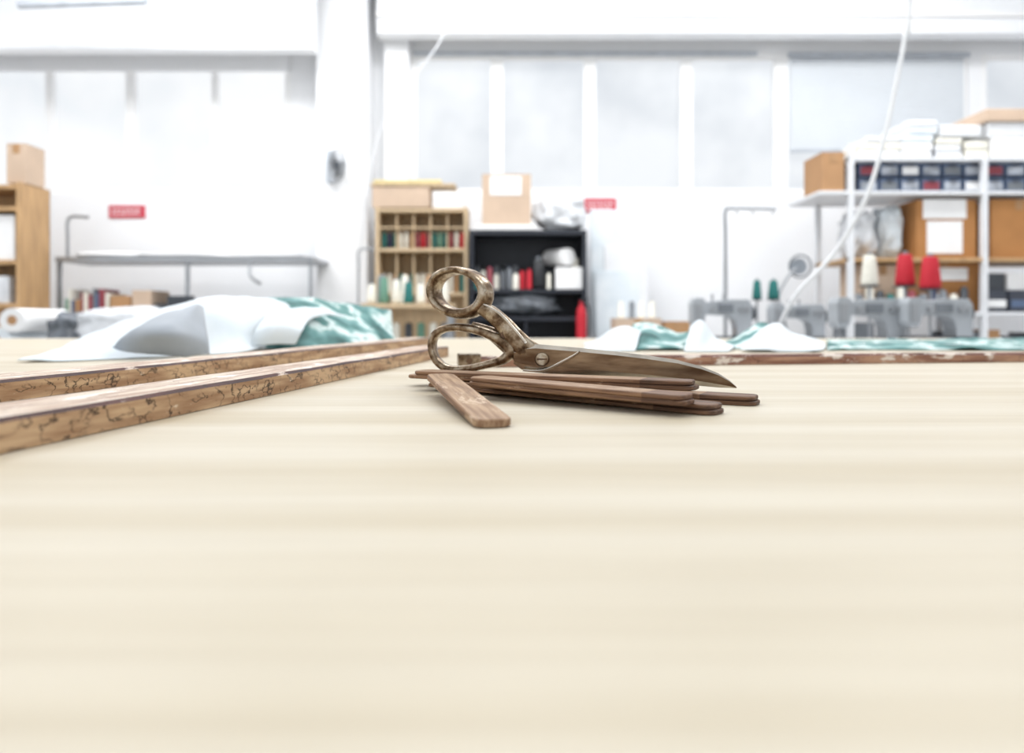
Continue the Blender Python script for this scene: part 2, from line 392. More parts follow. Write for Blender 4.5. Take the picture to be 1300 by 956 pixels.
def batten(name,p0,p1,w,t,side=bat_side,top=bat_top,edge=bat_edge,z0=0.0005,seg=60,c=.0026):
    p0=Vector((p0[0],p0[1],0));p1=Vector((p1[0],p1[1],0)); d=(p1-p0); Ln=d.length; d.normalize()
    prof=[(0,0),(0,t-c),(c,t),(w-c,t),(w,t-c),(w,0)]
    ms=[side,edge,top,edge,side]
    me=bpy.data.meshes.new(name); vs=[];fs=[];mi=[]
    for i in range(seg+1):
        x=Ln*i/seg
        for (a,z) in prof:
            j=noise.noise(Vector((x*7,a*60,z*60)))*.0009
            vs.append((x,a+j,z+(j if z>0 else 0)))
    mats=[side,edge,top]
    for i in range(seg):
        for k in range(5):
            fs.append((i*6+k,(i+1)*6+k,(i+1)*6+k+1,i*6+k+1)); mi.append(mats.index(ms[k]))
        fs.append((i*6+5,(i+1)*6+5,(i+1)*6,i*6)); mi.append(0)
    fs.append((0,1,2,3,4,5)); mi.append(0); fs.append(tuple(seg*6+k for k in (5,4,3,2,1,0))); mi.append(0)
    me.from_pydata(vs,[],fs)
    for m in mats: me.materials.append(m)
    for p,k in zip(me.polygons,mi): p.material_index=k
    me.update(); o=bpy.data.objects.new(name,me); sc.collection.objects.link(o)
    o.location=(p0.x,p0.y,TZ+z0); o.rotation_euler=(0,0,math.atan2(d.y,d.x)); return o
def lineB(D): return (-.282+.15*(D-.39),D)
def lineA(D): return (-.455+.15*(D-.63),D)
batten('wooden_batten',lineB(.12),lineB(1.42),.062,.02)
batten('wooden_batten',lineA(.2),lineA(2.1),.066,.02)
batten('wooden_yardstick',(-.078,1.09),(1.35,1.30),.03,.0165,side=yard_side,edge=yard_edge,c=.004)
b=B('yardstick_end_clamp')
b.M=Matrix.Translation((-.078,1.09,TZ))@Matrix.Rotation(math.atan2(.21,1.428),4,'Z')
b.box(-.004,.03,-.0035,-.0012,.001,.0205,sc_metal); b.box(-.004,.03,-.0035,.034,.0178,.0205,sc_metal); b.box(-.004,-.0014,-.0035,.034,.001,.0205,sc_metal)
b.cyl((.012,-.007,.011),(.012,-.0036,.011),.005,.005,sc_dark,14)
b.finish(.0006)

# ruler slats --------------------------------------------------
def slat(name,pl,pr,z,w=.029,t=.0055,zl=None,top=None,endm=None,leaves=2):
    top=top or rul_top; endm=endm or rul_end
    pl=Vector((pl[0],pl[1],z if zl is None else zl)); pr=Vector((pr[0],pr[1],z))
    d=pr-pl; Ln=d.length; d.normalize(); up=Vector((0,0,1)); s_=up.cross(d).normalized(); up=d.cross(s_).normalized()
    M=Matrix((( d.x,s_.x,up.x,pl.x),(d.y,s_.y,up.y,pl.y),(d.z,s_.z,up.z,pl.z+TZ),(0,0,0,1)))
    b=B(name)
    def outline(ins,x0,x1):
        pts=[]; r=.0085; hw=w/2-ins
        for cx,cy,a0 in ((x1-r,hw-r,0),(x0+r,hw-r,90),(x0+r,-hw+r,180),(x1-r,-hw+r,270)):
            for k in range(7):
                a=math.radians(a0+k*15); pts.append((cx+(r)*math.cos(a),cy+(r)*math.sin(a)))
            if a0==0: pts.append((Ln*.84,hw))
            if a0==180: pts.append((Ln*.84,-hw))
        return pts
    def leaf(z0,z1,off):
        bv=.0008
        lay=[(z0,.0008),(z0+bv,0),(z1-bv,0),(z1,.0008)]
        rings=[[Vector((x,y,zz)) for x,y in outline(i,off+i,Ln-off-i)] for zz,i in lay]
        n=len(rings[0]); vs=[v for r in rings for v in r]
        for j in range(3):
            fsd=[];fse=[]
            for i in range(n):
                f=(j*n+i,j*n+(i+1)%n,(j+1)*n+(i+1)%n,(j+1)*n+i)
                xm=(vs[f[0]].x+vs[f[1]].x)/2
                (fse if (xm>Ln*.845) else fsd).append(f)
            b.add(vs,fsd,rul_side)
            if fse: b.add(vs,fse,endm)
        r=rings[3]
        A=[i for i in range(n) if r[i].x>=Ln*.839]; C=[i for i in range(n) if r[i].x<=Ln*.841]
        b.add(r,[tuple(C)],top); b.add(r,[tuple(A)],endm); b.add(rings[0],[tuple(reversed(range(n)))],rul_side)
    if leaves==2:
        leaf(0,t*.48,0); leaf(t*.51,t,.0015)
    else: leaf(0,t,0)
    o=b.finish(loc=(0,0,0)); o.matrix_world=M
    return o
slat('wooden_ruler',(-.046,.764),(.215,.618),.0002,t=.008)
slat('wooden_ruler',(-.113,.808),(.175,.668),.0084,zl=.0086,t=.004,leaves=1)
slat('wooden_ruler',(-.082,.756),(.163,.556),.0003,zl=.004,t=.008)
slat('wooden_ruler',(-.035,.680),(.138,.548),.0086,zl=.0125,t=.008)
slat('wooden_ruler',(-.100,.756),(.163,.630),.0125,zl=.0127,t=.008)
slat('wooden_ruler',(-.072,.705),(-.012,.486),.0002,zl=.0150,top=rul_light,endm=rul_light,w=.027,t=.006,leaves=1)

# scissors -----------------------------------------------------
def SD(px): return .80-(px-543)/390.0*.095
def sp(px,py,dy=0):
    D=SD(px)+dy; return at(px,py,D)
b=B('tailor_scissors')
ax0=Vector((.24,1,0)).normalized(); ax1=Vector((.62,.85,-.05)).normalized()
ring=[]; n=14
for i in range(n):
    a=2*math.pi*i/n; u=math.cos(a)*33; v=math.sin(a)*27
    r=math.radians(12); ring.append(sp(584+u*math.cos(r)-v*math.sin(r),371+u*math.sin(r)+v*math.cos(r)))
Aw=[.0043+.0018*max(0,math.cos(2*math.pi*i/n-math.radians(50))) for i in range(n)]
b.sweep(ring,[ax1]*n,Aw,[.0125]*n,sc_metal,closed=True)
pts=[(604,388),(622,397),(640,413),(655,430),(672,446),(694,458)]
b.sweep([sp(x,y,-.001) for x,y in pts],[ax1,ax1,ax0,ax0,ax0,ax0],[.006,.0085,.0100,.011,.012,.0125],[.009,.007,.0055,.005,.004,.0035],sc_metal,p=3)
b.sweep([sp(x,y,-.006) for x,y in ((612,386),(634,398),(652,417),(668,436))],[ax0]*4,[.0018]*4,[.002]*4,sc_bright)
low=[(549,441),(552,426),(566,417),(588,416),(612,421),(634,431),(648,444),(640,456),(618,463),(594,468),(570,468),(555,458)]
nn=len(low)
b.sweep([sp(x,y,.002) for x,y in low],[ax0]*nn,[.0044,.0044,.0044,.0046,.0052,.0062,.007,.0055,.0044,.0042,.0042,.0042],[.009]*nn,sc_metal,closed=True)
pts=[(600,412),(625,424),(648,440),(672,452),(700,458)]
b.sweep([sp(x,y,.006) for x,y in pts],[ax0]*5,[.003,.0075,.0105,.0125,.0125],[.005,.005,.004,.0035,.003],sc_metal,p=3)
b.cyl(sp(640,425,-.006),sp(640,425,.008),.004,.004,sc_dark,12)
def blade(stn,dy,th,mface,mspine):
    vs=[];fs=[];fsp=[];fe=[]
    for (px,yt,yb) in stn:
        T=sp(px,yt,dy);Bt=sp(px,yb,dy); h=(T.z-Bt.z)
        q=min(1,max(.15,h/.022)); w=th*q
        vs+= [T+Vector((0,-w*.3,0)), T+Vector((0,w*.5,0)), Bt+Vector((0,w*.35,0)), Bt+Vector((0,-w*.1,0)),
              Bt+Vector((0,-w*.5,h*.24)), T+Vector((0,-w*.55,-h*.14))]
    n=6
    for i in range(len(stn)-1):
        for k in range(6):
            f=(i*n+k,(i+1)*n+k,(i+1)*n+(k+1)%n,i*n+(k+1)%n)
            (fsp if k in(0,5) else fe if k==3 else fs).append(f)
    fs.append(tuple(range(6))); fs.append(tuple(reversed(range((len(stn)-1)*n,len(stn)*n))))
    b.add(vs,fs,mface); b.add(vs,fsp,mspine); b.add(vs,fe,mspine)
blade([(652,446,462),(662,439,469),(680,437,473),(705,439,475),(740,442,477),(780,446,480),(820,451,483),(860,457,487),(890,465,490),(912,474,492),(926,483,492.5),(935,491,493)],-.002,.006,sc_blade,sc_bright)
blade([(660,445,466),(690,441,470),(740,447,473),(800,455,480),(850,463,485),(890,472,489),(915,481,491),(930,488,492)],.004,.005,sc_blade,sc_dark)
b.sweep([sp(x,y,-.0065) for x,y in ((664,470),(690,470),(722,455),(736,446))],[ax0]*4,[.0012,.0016,.0016,.0008],[.0012]*4,sc_bright)
c=sp(688,456,-.004); c2=sp(688,456,-.0105)
b.cyl(c,c2,.0078,.0066,sc_metal,24); c3=c2+Vector((0,-.0003,0))
b.box(c3.x-.0055,c3.x+.0055,c3.y-.0006,c3.y+.0004,c3.z-.0008,c3.z+.0008,sc_dark)
b.finish()

# fabrics -------------------------------------------------------
def A(r): return [at(*p) for p in r]
b=B('white_fabric_sheet')
b.loft([A([(22,461,1.21),(90,460,1.24),(170,456,1.33),(250,452,1.45),(320,447,1.58),(400,441.5,1.85)]),
        A([(60,451,1.35),(115,437,1.36),(185,434,1.42),(255,442,1.52),(325,432,1.65),(400,430,1.9)]),
        A([(100,432,1.5),(150,413,1.5),(205,401,1.5),(260,394,1.6),(330,400,1.75),(400,412,2.0)]),
        A([(130,424,1.7),(180,406,1.7),(230,392,1.7),(290,377,1.8),(340,380,1.9),(400,400,2.1)]),
        A([(150,438,2.0),(190,430,2.0),(250,415,2.0),(300,402,2.1),(350,402,2.2),(400,415,2.3)])],fab_w)
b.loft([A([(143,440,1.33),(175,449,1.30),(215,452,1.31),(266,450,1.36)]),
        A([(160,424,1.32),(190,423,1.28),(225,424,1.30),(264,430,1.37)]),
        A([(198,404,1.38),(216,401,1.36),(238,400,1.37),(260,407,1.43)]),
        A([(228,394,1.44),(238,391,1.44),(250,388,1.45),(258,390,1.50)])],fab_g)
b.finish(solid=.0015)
b=B('teal_printed_fabric')
b.loft([A([(318,446,1.62),(370,444,1.66),(420,441,1.8),(470,438,1.95),(505,436,2.15)]),
        A([(322,428,1.7),(365,423,1.74),(415,424,1.86),(465,424,2.0),(500,428,2.2)]),
        A([(335,405,1.85),(372,402,1.86),(420,407,1.95),(460,410,2.1),(498,415,2.3)]),
        A([(338,382,2.05),(370,379,2.1),(415,383,2.15),(455,389,2.25),(496,393,2.35)]),
        A([(340,396,2.4),(375,397,2.4),(415,402,2.45),(455,410,2.5),(490,420,2.5)])],fab_t)
b.loft([A([(318,443,1.60),(345,442,1.61),(375,440,1.66)]),A([(325,420,1.62),(352,414,1.63),(385,420,1.69)]),
        A([(338,402,1.74),(365,399,1.76),(395,405,1.83)]),A([(352,394,1.9),(400,394,1.9),(440,400,1.95)])],fab_w)
b.finish(solid=.0015)
b=B('white_teal_fabric_offcut')
def wav(px0,px1,ptop,hs,D0,D1,m):
    rows=[]
    n=len(hs)
    for D,kk in ((D0,0.0),(D0+(D1-D0)*.3,.75),(D0+(D1-D0)*.6,1.0),(D1,.3)):
        r=[]
        for i,hh in enumerate(hs):
            px=px0+(px1-px0)*i/(n-1); base=405+67.5/D
            r.append(at(px+8*kk,base-hh*kk,D))
        rows.append(r)
    b.loft(rows,m)
wav(738,806,0,[2,12,24,28,22],1.62,2.0,fab_w)
wav(796,880,0,[26,28,20,16,26],1.66,2.1,fab_t)
wav(868,925,0,[24,32,14,8,4],1.60,1.95,fab_w)
wav(912,975,0,[4,12,22,28,24],1.75,2.1,fab_t)
wav(940,1040,0,[8,24,30,20,12,2],1.58,1.95,fab_w)
b.finish(solid=.0015)
b=B('teal_fabric_strip')
b.loft([A([(1050,446,1.66),(1120,445,1.7),(1220,446,1.66),(1330,446,1.66)]),
        A([(1050,436,1.95),(1120,438,1.95),(1220,436,1.95),(1330,437,1.95)]),
        A([(1050,432,2.4),(1120,432.5,2.4),(1220,431,2.4),(1330,432,2.4)])],fab_t)
b.finish(solid=.0015)

# ---------------------------------------------------------------- background, left
b=B('wooden_shelf_unit')
x1=-3.4; x0=-4.35; y0,y1=4.9,5.22; zt=Z(231,4.9)
b.box(x1-.03,x1,y0,y1,0,zt,oak); b.box(x0,x0+.03,y0,y1,0,zt,oak); b.box(x0,x1,y1-.012,y1,0,zt,oak)
for py in (234,262,330,385): b.box(x0+.03,x1-.03,y0,y1-.012,Z(py,4.9)-.03,Z(py,4.9),oak)
b.box(x0+.03,x1-.03,y0+.01,y1-.02,.1,.13,oak)
b.finish(.003)
b=B('paper_stack'); 
b.box(-3.95,-3.46,4.93,5.18,Z(330,4.9)+.001,Z(272,4.9),paper); b.box(-3.92,-3.5,4.93,5.18,Z(385,4.9)+.001,Z(350,4.9),plastic_w); b.finish(.005)
def carton(name,px0,px1,py0,py1,D,d,m,label=None,tape=True,zbase=None):
    b=B(name); xa,xb=X(px0,D),X(px1,D); za,zb=Z(py1,D),Z(py0,D)
    if zbase is not None: za=zbase
    b.box(xa,xb,D,D+d,za,zb-.004,m)
    b.box(xa-.002,(xa+xb)/2-.003,D-.002,D+d+.002,zb-.004,zb,m); b.box((xa+xb)/2+.003,xb+.002,D-.002,D+d+.002,zb-.004,zb,m)
    if tape: b.box((xa+xb)/2-.025,(xa+xb)/2+.025,D-.003,D+.001,zb-.07,zb-.002,tan)
    if label:
        l=label; b.box(X(l[0],D),X(l[1],D),D-.005,D-.0032,Z(l[3],D),Z(l[2],D),paper)
    return b.finish(.003)
carton('cardboard_box',8,33,182,231,4.95,.2,card_l,zbase=zt+.001)
b=B('metal_work_shelf')
D=5.25
b.pbox(70,397,326,332,D,.45,steel)
for px in (72,235,392):
    b.pbox(px,px+4,332,600,D+.02,.03,steel); b.pbox(px,px+4,332,600,D+.4,.03,steel)
for z in (.2,.68): b.box(X(70,D),X(397,D),D+.02,D+.43,z,z+.02,steel)
b.tube([at(86,326,D+.1),at(86,300,D+.1),at(86,282,D+.1),at(92,275,D+.1),at(112,276,D+.1)],.012,steel)
b.tube([at(318,332,D+.02),at(318,350,D-.02),at(330,360,D-.1)],.012,steel)
b.finish()
b=B('folded_white_cloth')
for a,c,h in ((76,180,9),(150,290,8),(270,385,6)):
    b.blob(((X(a,D)+X(c,D))/2,D+.22,Z(326,D)+.001+h/171*.5),((X(c,D)-X(a,D))/2*.98,.16,h/171*.5),paper,a,.1)
b.finish()
b=B('assorted_books_and_boxes'); x=X(76,D)
zs=.7
while x<X(132,D):
    w=random.uniform(.018,.045); h=random.uniform(.36,.47); b.box(x,x+w-.003,D+.06,D+.3,zs+.001,zs+h,random.choice([cream,mauve,gry,tan,bin_blue,grn,machine_d])); x+=w
for a,c,h,m in ((134,160,.40,card),(162,186,.44,card_l),(190,212,.34,machine_d),(215,232,.38,gry),(240,300,.30,plastic_w),(305,350,.33,cream)):
    b.box(X(a,D),X(c,D),D+.06,D+.36,zs+.001,zs+h,m)
b.finish(.002)
Dn=3.6
b=B('side_table'); b.box(X(-80,Dn),X(235,Dn),Dn-.1,Dn+.5,.70,.738,frame_m)
for px in (-75,225):
    for y in (Dn-.05,Dn+.42): b.box(X(px,Dn),X(px,Dn)+.04,y,y+.04,0,.70,steel)
b.finish()
b=B('plastic_wrapped_bundle')
b.blob((X(135,Dn),Dn+.2,.739+.125),(.30,.2,.125),plastic_w,3,.25,2.2); b.blob((X(72,Dn),Dn+.15,.739+.11),(.10,.15,.11),plastic_g,6,.25,2.2)
b.finish()
b=B('fabric_roll')
for i,(px,r,m) in enumerate(((5,.07,fab_w),(24,.06,paper),(-30,.07,cream))):
    x=X(px,Dn); z=.739+r+ (0.12 if i==1 else 0)
    b.cyl((x,Dn-.05,z),(x-.05,Dn+.42,z),r,r,m,24); b.cyl((x,Dn-.053,z),(x,Dn-.05,z),r*.4,r*.4,card,16)
b.finish()
b=B('office_chair')
cx=X(228,4.4)
b.box(cx-.08,cx+.08,4.4,4.44,.78,1.07,machine_d); b.box(cx-.2,cx+.2,4.15,4.42,.45,.51,machine_d); b.box(cx-.02,cx+.02,4.42,4.46,.48,.85,steel)
b.cyl((cx,4.27,.08),(cx,4.27,.45),.025,.025,steel)
for i in range(5):
    a=i*2*math.pi/5; b.cyl((cx,4.27,.1),(cx+.2*math.cos(a),4.32+.2*math.sin(a),.05),.018,.014,steel,8); b.cyl((cx+.2*math.cos(a),4.30+.2*math.sin(a),.03),(cx+.2*math.cos(a),4.34+.2*math.sin(a),.03),.03,.03,black2,10)
b.finish(.01)
for (a,c,d,e) in ((139,185,261,277),(742,782,252,270)):
    b=B('red_wall_sign'); b.box(wx(a),wx(c),WD-.012,WD-.001,wz(e),wz(d),sign_red)
    for q in range(2):
        z=wz(d+ (e-d)*(.35+.32*q)); xx=wx(a+4)
        while xx<wx(c-6):
            w=random.uniform(.012,.03); b.box(xx,xx+w,WD-.014,WD-.012,z-.007,z+.007,paper); xx+=w+.012
    b.finish()
b=B('wall_fan')
c=Vector((X(430,5.55),5.5,Z(210,5.5)))
b.box(X(416,5.66),X(424,5.66),5.62,5.699,Z(232,5.66),Z(192,5.66),trim_grey)
b.cyl(c+Vector((-.02,.06,0)),c+Vector((-.03,.18,0)),.05,.04,trim_grey)
for r in (.125,.1,.075,.05):
    pr=[(math.cos(i/24*2*math.pi)*r,math.sin(i/24*2*math.pi)*r) for i in range(24)]
    b.sweep([c+Vector((x*.6,-.3*x,z)) for x,z in pr],[Vector((.3,1,0)).normalized()]*24,[.006]*24,[.006]*24,steel,closed=True,n=6,sub=1)
for i in range(3):
    a=i*math.pi*2/3+.4; p=c+Vector((math.cos(a)*.05,.02,math.sin(a)*.08)); b.sweep([c+Vector((0,.02,0)),p],[Vector((.3,1,0))]*2,[.012,.03],[.003,.002],machine_d,n=8)
b.cyl(c+Vector((0,-.01,0)),c+Vector((0,.06,0)),.03,.03,machine_d)
b.finish()
# ---------------------------------------------------------------- pine thread shelf
D=5.4
b=B('thread_shelf')
xa,xb=X(476,D),X(594,D); zt=Z(263,D); zb=Z(372,D)
b.box(xa,xb,D+.24,D+.25,0,zt,pine)
for x in (xa,xb-.03): b.box(x,x+.03,D,D+.24,0,zt,pine)
for z in (zt-.035,Z(316,D)-.02,zb-.02,.45,.1): b.box(xa+.03,xb-.03,D,D+.24,z,z+.025,pine)
b.box(xa+.03,xb-.03,D,D+.02,Z(290,D),Z(290,D)+.012,pine)
for i in range(1,5): b.box(xa+.03+(xb-xa-.06)*i/5-.005,xa+.03+(xb-xa-.06)*i/5+.005,D+.03,D+.235,zb,zt-.035,pine)
b.finish(.002)
b=B('thread_spools_on_pine_shelf')
cell=(xb-xa-.06)/5
pal=[[teal,navy,teal],[cream,cream,tan],[mauve,red,mauve],[teal,grn,teal],[mauve,cream,red]]
for i in range(5):
    for k in range(3):
        x=xa+.03+cell*i+cell*(k+.5)/3
        b.spool(x,D+.11,Z(316,D)+.006,.019,.135,pal[i][k])
        b.spool(x,D+.11,zb+.006,.019,.15,random.choice([cream,grn,cream,teal,tan]))
b.finish()
b=B('flat_boxes_stack')
b.box(X(472,D),X(545,D),D+.01,D+.24,zt+.001,zt+.16,card_l); b.box(X(470,D),X(578,D),D,D+.24,zt+.161,zt+.182,pine); b.box(X(474,D),X(560,D),D,D+.24,zt+.183,zt+.21,yellow)
b.box(X(548,D),X(588,D),D+.05,D+.24,zt+.001,zt+.05,paper); b.finish(.003)
b=B('thread_cone_trolley')
D2=4.7
zt2=Z(385,D2)
b.box(X(458,D2),X(575,D2),D2,D2+.3,zt2-.03,zt2,pine)
for px in (460,568):
    for y in (D2+.01,D2+.26): b.box(X(px,D2),X(px,D2)+.03,y,y+.03,0,zt2-.03,steel)
b.box(X(458,D2),X(575,D2),D2,D2+.3,.3,.32,pine); b.box(X(458,D2),X(575,D2),D2,D2+.3,.75,.77,pine)
for i,px in enumerate((468,484,500,516,532,548,562)):
    b.cone(X(px,D2),D2+.1,zt2+.001,.034,.14+.07*((i*3)%4)/4,[cream,grn,cream,teal,cream,gry,cream][i])
    b.spool(X(px,D2),D2+.1,.771,.03,.13,[gry,teal,cream,machine_d,grn,cream,gry][i])
for i,px in enumerate((476,508,540,556)): b.spool(X(px,D2),D2+.22,zt2+.001,.03,.2,[gry,cream,tan,cream][i])
b.tube([at(455,386,D2+.2),at(455,340,D2+.2),at(456,318,D2+.2),at(475,316,D2+.2)],.008,steel)
b.finish()
# ---------------------------------------------------------------- black shelf
D=5.3
b=B('black_shelving_unit')
xa,xb=X(595,D)+.005,X(745,D); zt=Z(292,D)
b.box(xa,xb,D+.36,D+.38,0,zt,black)
for x in (xa,xb-.03): b.box(x,x+.03,D,D+.36,0,zt,black)
b.box(xa+.03,xb-.03,D,D+.36,zt-.035,zt,black)
s1,s2=Z(367,D),Z(402,D)
for z in (s1-.03,s2-.03,.45,.1): b.box(xa+.03,xb-.03,D+.01,D+.36,z,z+.028,black)
b.box(X(666,D),X(666,D)+.02,D+.02,D+.36,.1,s2-.03,black)
b.finish(.002)
b=B('thread_spools_on_black_shelf')
px=604; i=0
while px<666:
    b.spool(X(px,D),D+.1+.04*(i%2),s1+.001,.026,.12+.05*((i*7)%3)/2,[teal,cream,mauve,cream,machine_d,gry,cream,red][i%8])
    b.spool(X(px,D),D+.24,s1+.001,.026,.19,[gry,black2,navy][i%3]); px+=8.5; i+=1
b.cone(X(684,D),D+.10,s1+.001,.062,.25,black2)
b.spool(X(672,D),D+.05,s1+.001,.020,.15,red)
b.spool(X(697,D),D+.04,s1+.001,.016,.12,cream)
b.finish()
b=B('white_boxes_and_roll')
b.box(X(706,D),X(740,D),D+.03,D+.25,s1+.001,Z(339,D),paper); b.cyl((X(700,D),D+.30,Z(323,D)),(X(722,D),D+.06,Z(325,D)),.065,.065,paper,24)
b.cyl((X(732,D),D+.15,Z(339,D)+.001),(X(732,D),D+.15,Z(326,D)),.03,.03,cream)
b.finish(.003)
b=B('grey_plastic_bag'); b.blob((X(662,D),D+.17,s2+.093),(.30,.14,.093),plastic_g,2,.3,2.4); b.finish()
b=B('dark_textile_bundle'); b.blob((X(633,D),D+.18,.48+.16),(.16,.13,.16),black2,5,.2); b.blob((X(705,D),D+.18,.48+.15),(.15,.13,.15),navy,8,.2)
b.finish()
b=B('fire_extinguisher')
ex=X(739,5.1); b.lathe((ex,5.15,.45),[(0,0),(.036,0),(.038,.02),(.038,.5),(.03,.55),(.014,.58),(.014,.61),(0,.61)],red,20)
b.box(ex-.012,ex+.045,5.13,5.17,1.055,1.075,black2); b.tube([(ex+.015,5.13,1.06),(ex+.052,5.12,1.0),(ex+.05,5.11,.8)],.007,black2)
b.box(ex-.10,ex+.10,5.05,5.25,.41,.449,machine_d)
for dx in(-.095,.065):
    for yy in (5.06,5.21): b.box(ex+dx,ex+dx+.03,yy,yy+.03,0,.41,machine_d)
b.finish()
carton('cardboard_box',612,674,221,283,D+.02,.3,card_l,label=(622,662,224,248),tape=False,zbase=zt+.041)
b=B('flat_white_package'); b.box(X(604,D),X(680,D),D,D+.34,zt+.001,zt+.04,paper); b.finish(.006)
b=B('plastic_wrapped_bundle'); b.blob((X(713,D),D+.17,zt+.145),(.20,.15,.145),plastic_w,11,.25,2.2); b.finish()
b=B('white_foam_boards')
Dp=5.6
for i,(a,c,tp) in enumerate(((752,800,262),(770,826,308),(758,815,342))):
    dd=Dp-.05*i; zz=Z(tp,dd)
    vs=[(X(a,dd),dd-.1,0),(X(c,dd),dd-.1,0),(X(c,dd),dd+.16,zz),(X(a,dd),dd+.16,zz)]
    vs+=[(x,y+.02,z) for x,y,z in vs]
    b.add(vs,[(0,1,2,3),(7,6,5,4),(0,4,5,1),(1,5,6,2),(2,6,7,3),(3,7,4,0)],[fab_w,whitemetal,fab_w][i])
b.finish(.004)
b=B('low_workbench'); Dl=4.9; zl=Z(428,Dl)
b.box(X(775,Dl),X(900,Dl),Dl,Dl+.45,zl-.03,zl,whitemetal)
for px in(777,892):
    for y in (Dl+.02,Dl+.4): b.box(X(px,Dl),X(px,Dl)+.03,y,y+.03,0,zl-.03,steel)
b.finish()
carton('cardboard_box',781,840,404,428,Dl+.03,.22,card_l,zbase=zl+.001)
carton('cardboard_box',843,876,408,428,Dl+.05,.2,card,zbase=zl+.001)
b=B('thread_spool_group')
zc=Z(404,Dl+.03)+.001
for i,px in enumerate((792,806,818,832)): b.spool(X(px,Dl),Dl+.12,zc,.024,.12,[cream,gry,cream,cream][i])
b.finish()
# ---------------------------------------------------------------- sewing machines
def sewing(name,cx,y,w,ztab,stand=None,hk=1.1):
    b=B(name); s=w/.46*hk
    b.box(cx-w*.72,cx+w*.72,y-.05,y+.45,ztab-.035,ztab,whitemetal)
    for x in (cx-w*.66,cx+w*.62):
        b.box(x,x+.05,y+.2,y+.25,.04,ztab-.035,steel); b.box(x-.0,x+.05,y-.02,y+.44,0,.04,steel)
    b.box(cx-w*.52,cx+w*.5,y+.1,y+.24,ztab+.001,ztab+.04*s,machine_d)
    # one C-shaped casting: column, arm and head
    P=[(.50,.04),(.50,.27),(.44,.31),(.10,.31),(-.30,.29),(-.36,.32),(-.50,.32),(-.54,.28),(-.54,.15),(-.50,.11),(-.38,.11),(-.33,.15),(-.31,.20),(.08,.19),(.20,.16),(.24,.10),(.24,.04)]
    b.prism([(cx+w*u,ztab+s*v) for u,v in reversed(P)],y+.11,y+.22,machine)
    b.box(cx-w*.5,cx-w*.38,y+.10,y+.1095,ztab+.15*s,ztab+.28*s,steel)
    b.cyl((cx-w*.44,y+.16,ztab+.045*s),(cx-w*.44,y+.16,ztab+.12*s),.007,.007,steel,8)
    b.box(cx-w*.48,cx-w*.40,y+.14,y+.18,ztab+.042*s,ztab+.052*s,steel)
    b.cyl((cx+w*.50,y+.17,ztab+.21*s),(cx+w*.58,y+.17,ztab+.21*s),.06*s,.055*s,machine_d,24)
    b.box(cx-w*.1,cx+w*.16,y+.095,y+.1095,ztab+.215*s,ztab+.275*s,gry)
    for q in (-.2,.3,.4): b.cyl((cx+w*q,y+.11,ztab+.24*s),(cx+w*q,y+.088,ztab+.24*s),.016,.016,steel,14)
    for q in (-.15,0.05): b.cyl((cx+w*q,y+.17,ztab+.29*s),(cx+w*q,y+.17,ztab+.35*s),.007,.007,steel,10)
    b.box(cx-w*.2,cx+w*.1,y+.15,y+.4,.35,.55,machine_d)
    if stand:
        for (px,top,h,m,r) in stand:
            yy=y+.38; x=X(px,yy); zb=Z(top,yy)
            b.cyl((x,yy,ztab),(x,yy,zb),.008,.008,steel,8); b.cyl((x,yy,zb-.006),(x,yy,zb),r*1.25,r*1.25,machine_d,20)
            b.cone(x,yy,zb+.001,r,h,m)
    return b.finish(.007)
sewing('sewing_machine',X(926,4.1),4.1,.34,.79,stand=[(961,380,.13,teal,.028)])
sewing('sewing_machine',X(1026,4.1),4.1,.30,.79,stand=[(982,380,.13,teal,.034)])
sewing('sewing_machine',X(1122,3.4),3.4,.32,.80,stand=[(1104,363,.18,cream,.042),(1149,363,.185,red,.048)],hk=1.05)
sewing('sewing_machine',X(1214,3.3),3.3,.30,.81,stand=[(1181,367,.185,red,.050)],hk=1.05)
b=B('thread_guide_stand')
Dg=4.75
b.tube([at(921,500,Dg),at(921,380,Dg),at(921,300,Dg),at(921,268,Dg),at(930,264,Dg),at(985,265,Dg)],.013,steel)
b.cyl((X(921,Dg),Dg,0),(X(921,Dg),Dg,Z(495,Dg)),.015,.015,whitemetal); b.cyl((X(921,Dg),Dg,0),(X(921,Dg),Dg,.03),.10,.09,steel,24)
for px in (935,955,980): b.tube([at(px,264,Dg),at(px,268,Dg-.04),at(px+2,272,Dg)],.005,steel)
b.finish()
b=B('task_lamp')
Dt=4.75
b.tube([at(1004,440,Dt),at(994,400,Dt),at(988,378,Dt),at(1000,352,Dt),at(1012,340,Dt)],.010,steel)
c=at(1016,338,Dt)
b.cyl((X(1004,Dt),Dt,0),(X(1004,Dt),Dt,Z(438,Dt)),.012,.012,steel); b.cyl((X(1004,Dt),Dt,0),(X(1004,Dt),Dt,.03),.13,.12,steel,24)
b.sweep([c+Vector((math.cos(i*math.pi/8)*.06,-.03*math.cos(i*math.pi/8),math.sin(i*math.pi/8)*.075)) for i in range(16)],[Vector((.4,1,0)).normalized()]*16,[.007]*16,[.014]*16,gry,closed=True,sub=2,n=8)
b.cyl(c+Vector((0,.02,0)),c+Vector((0,.03,0)),.055,.055,fab_g,20)
b.finish()
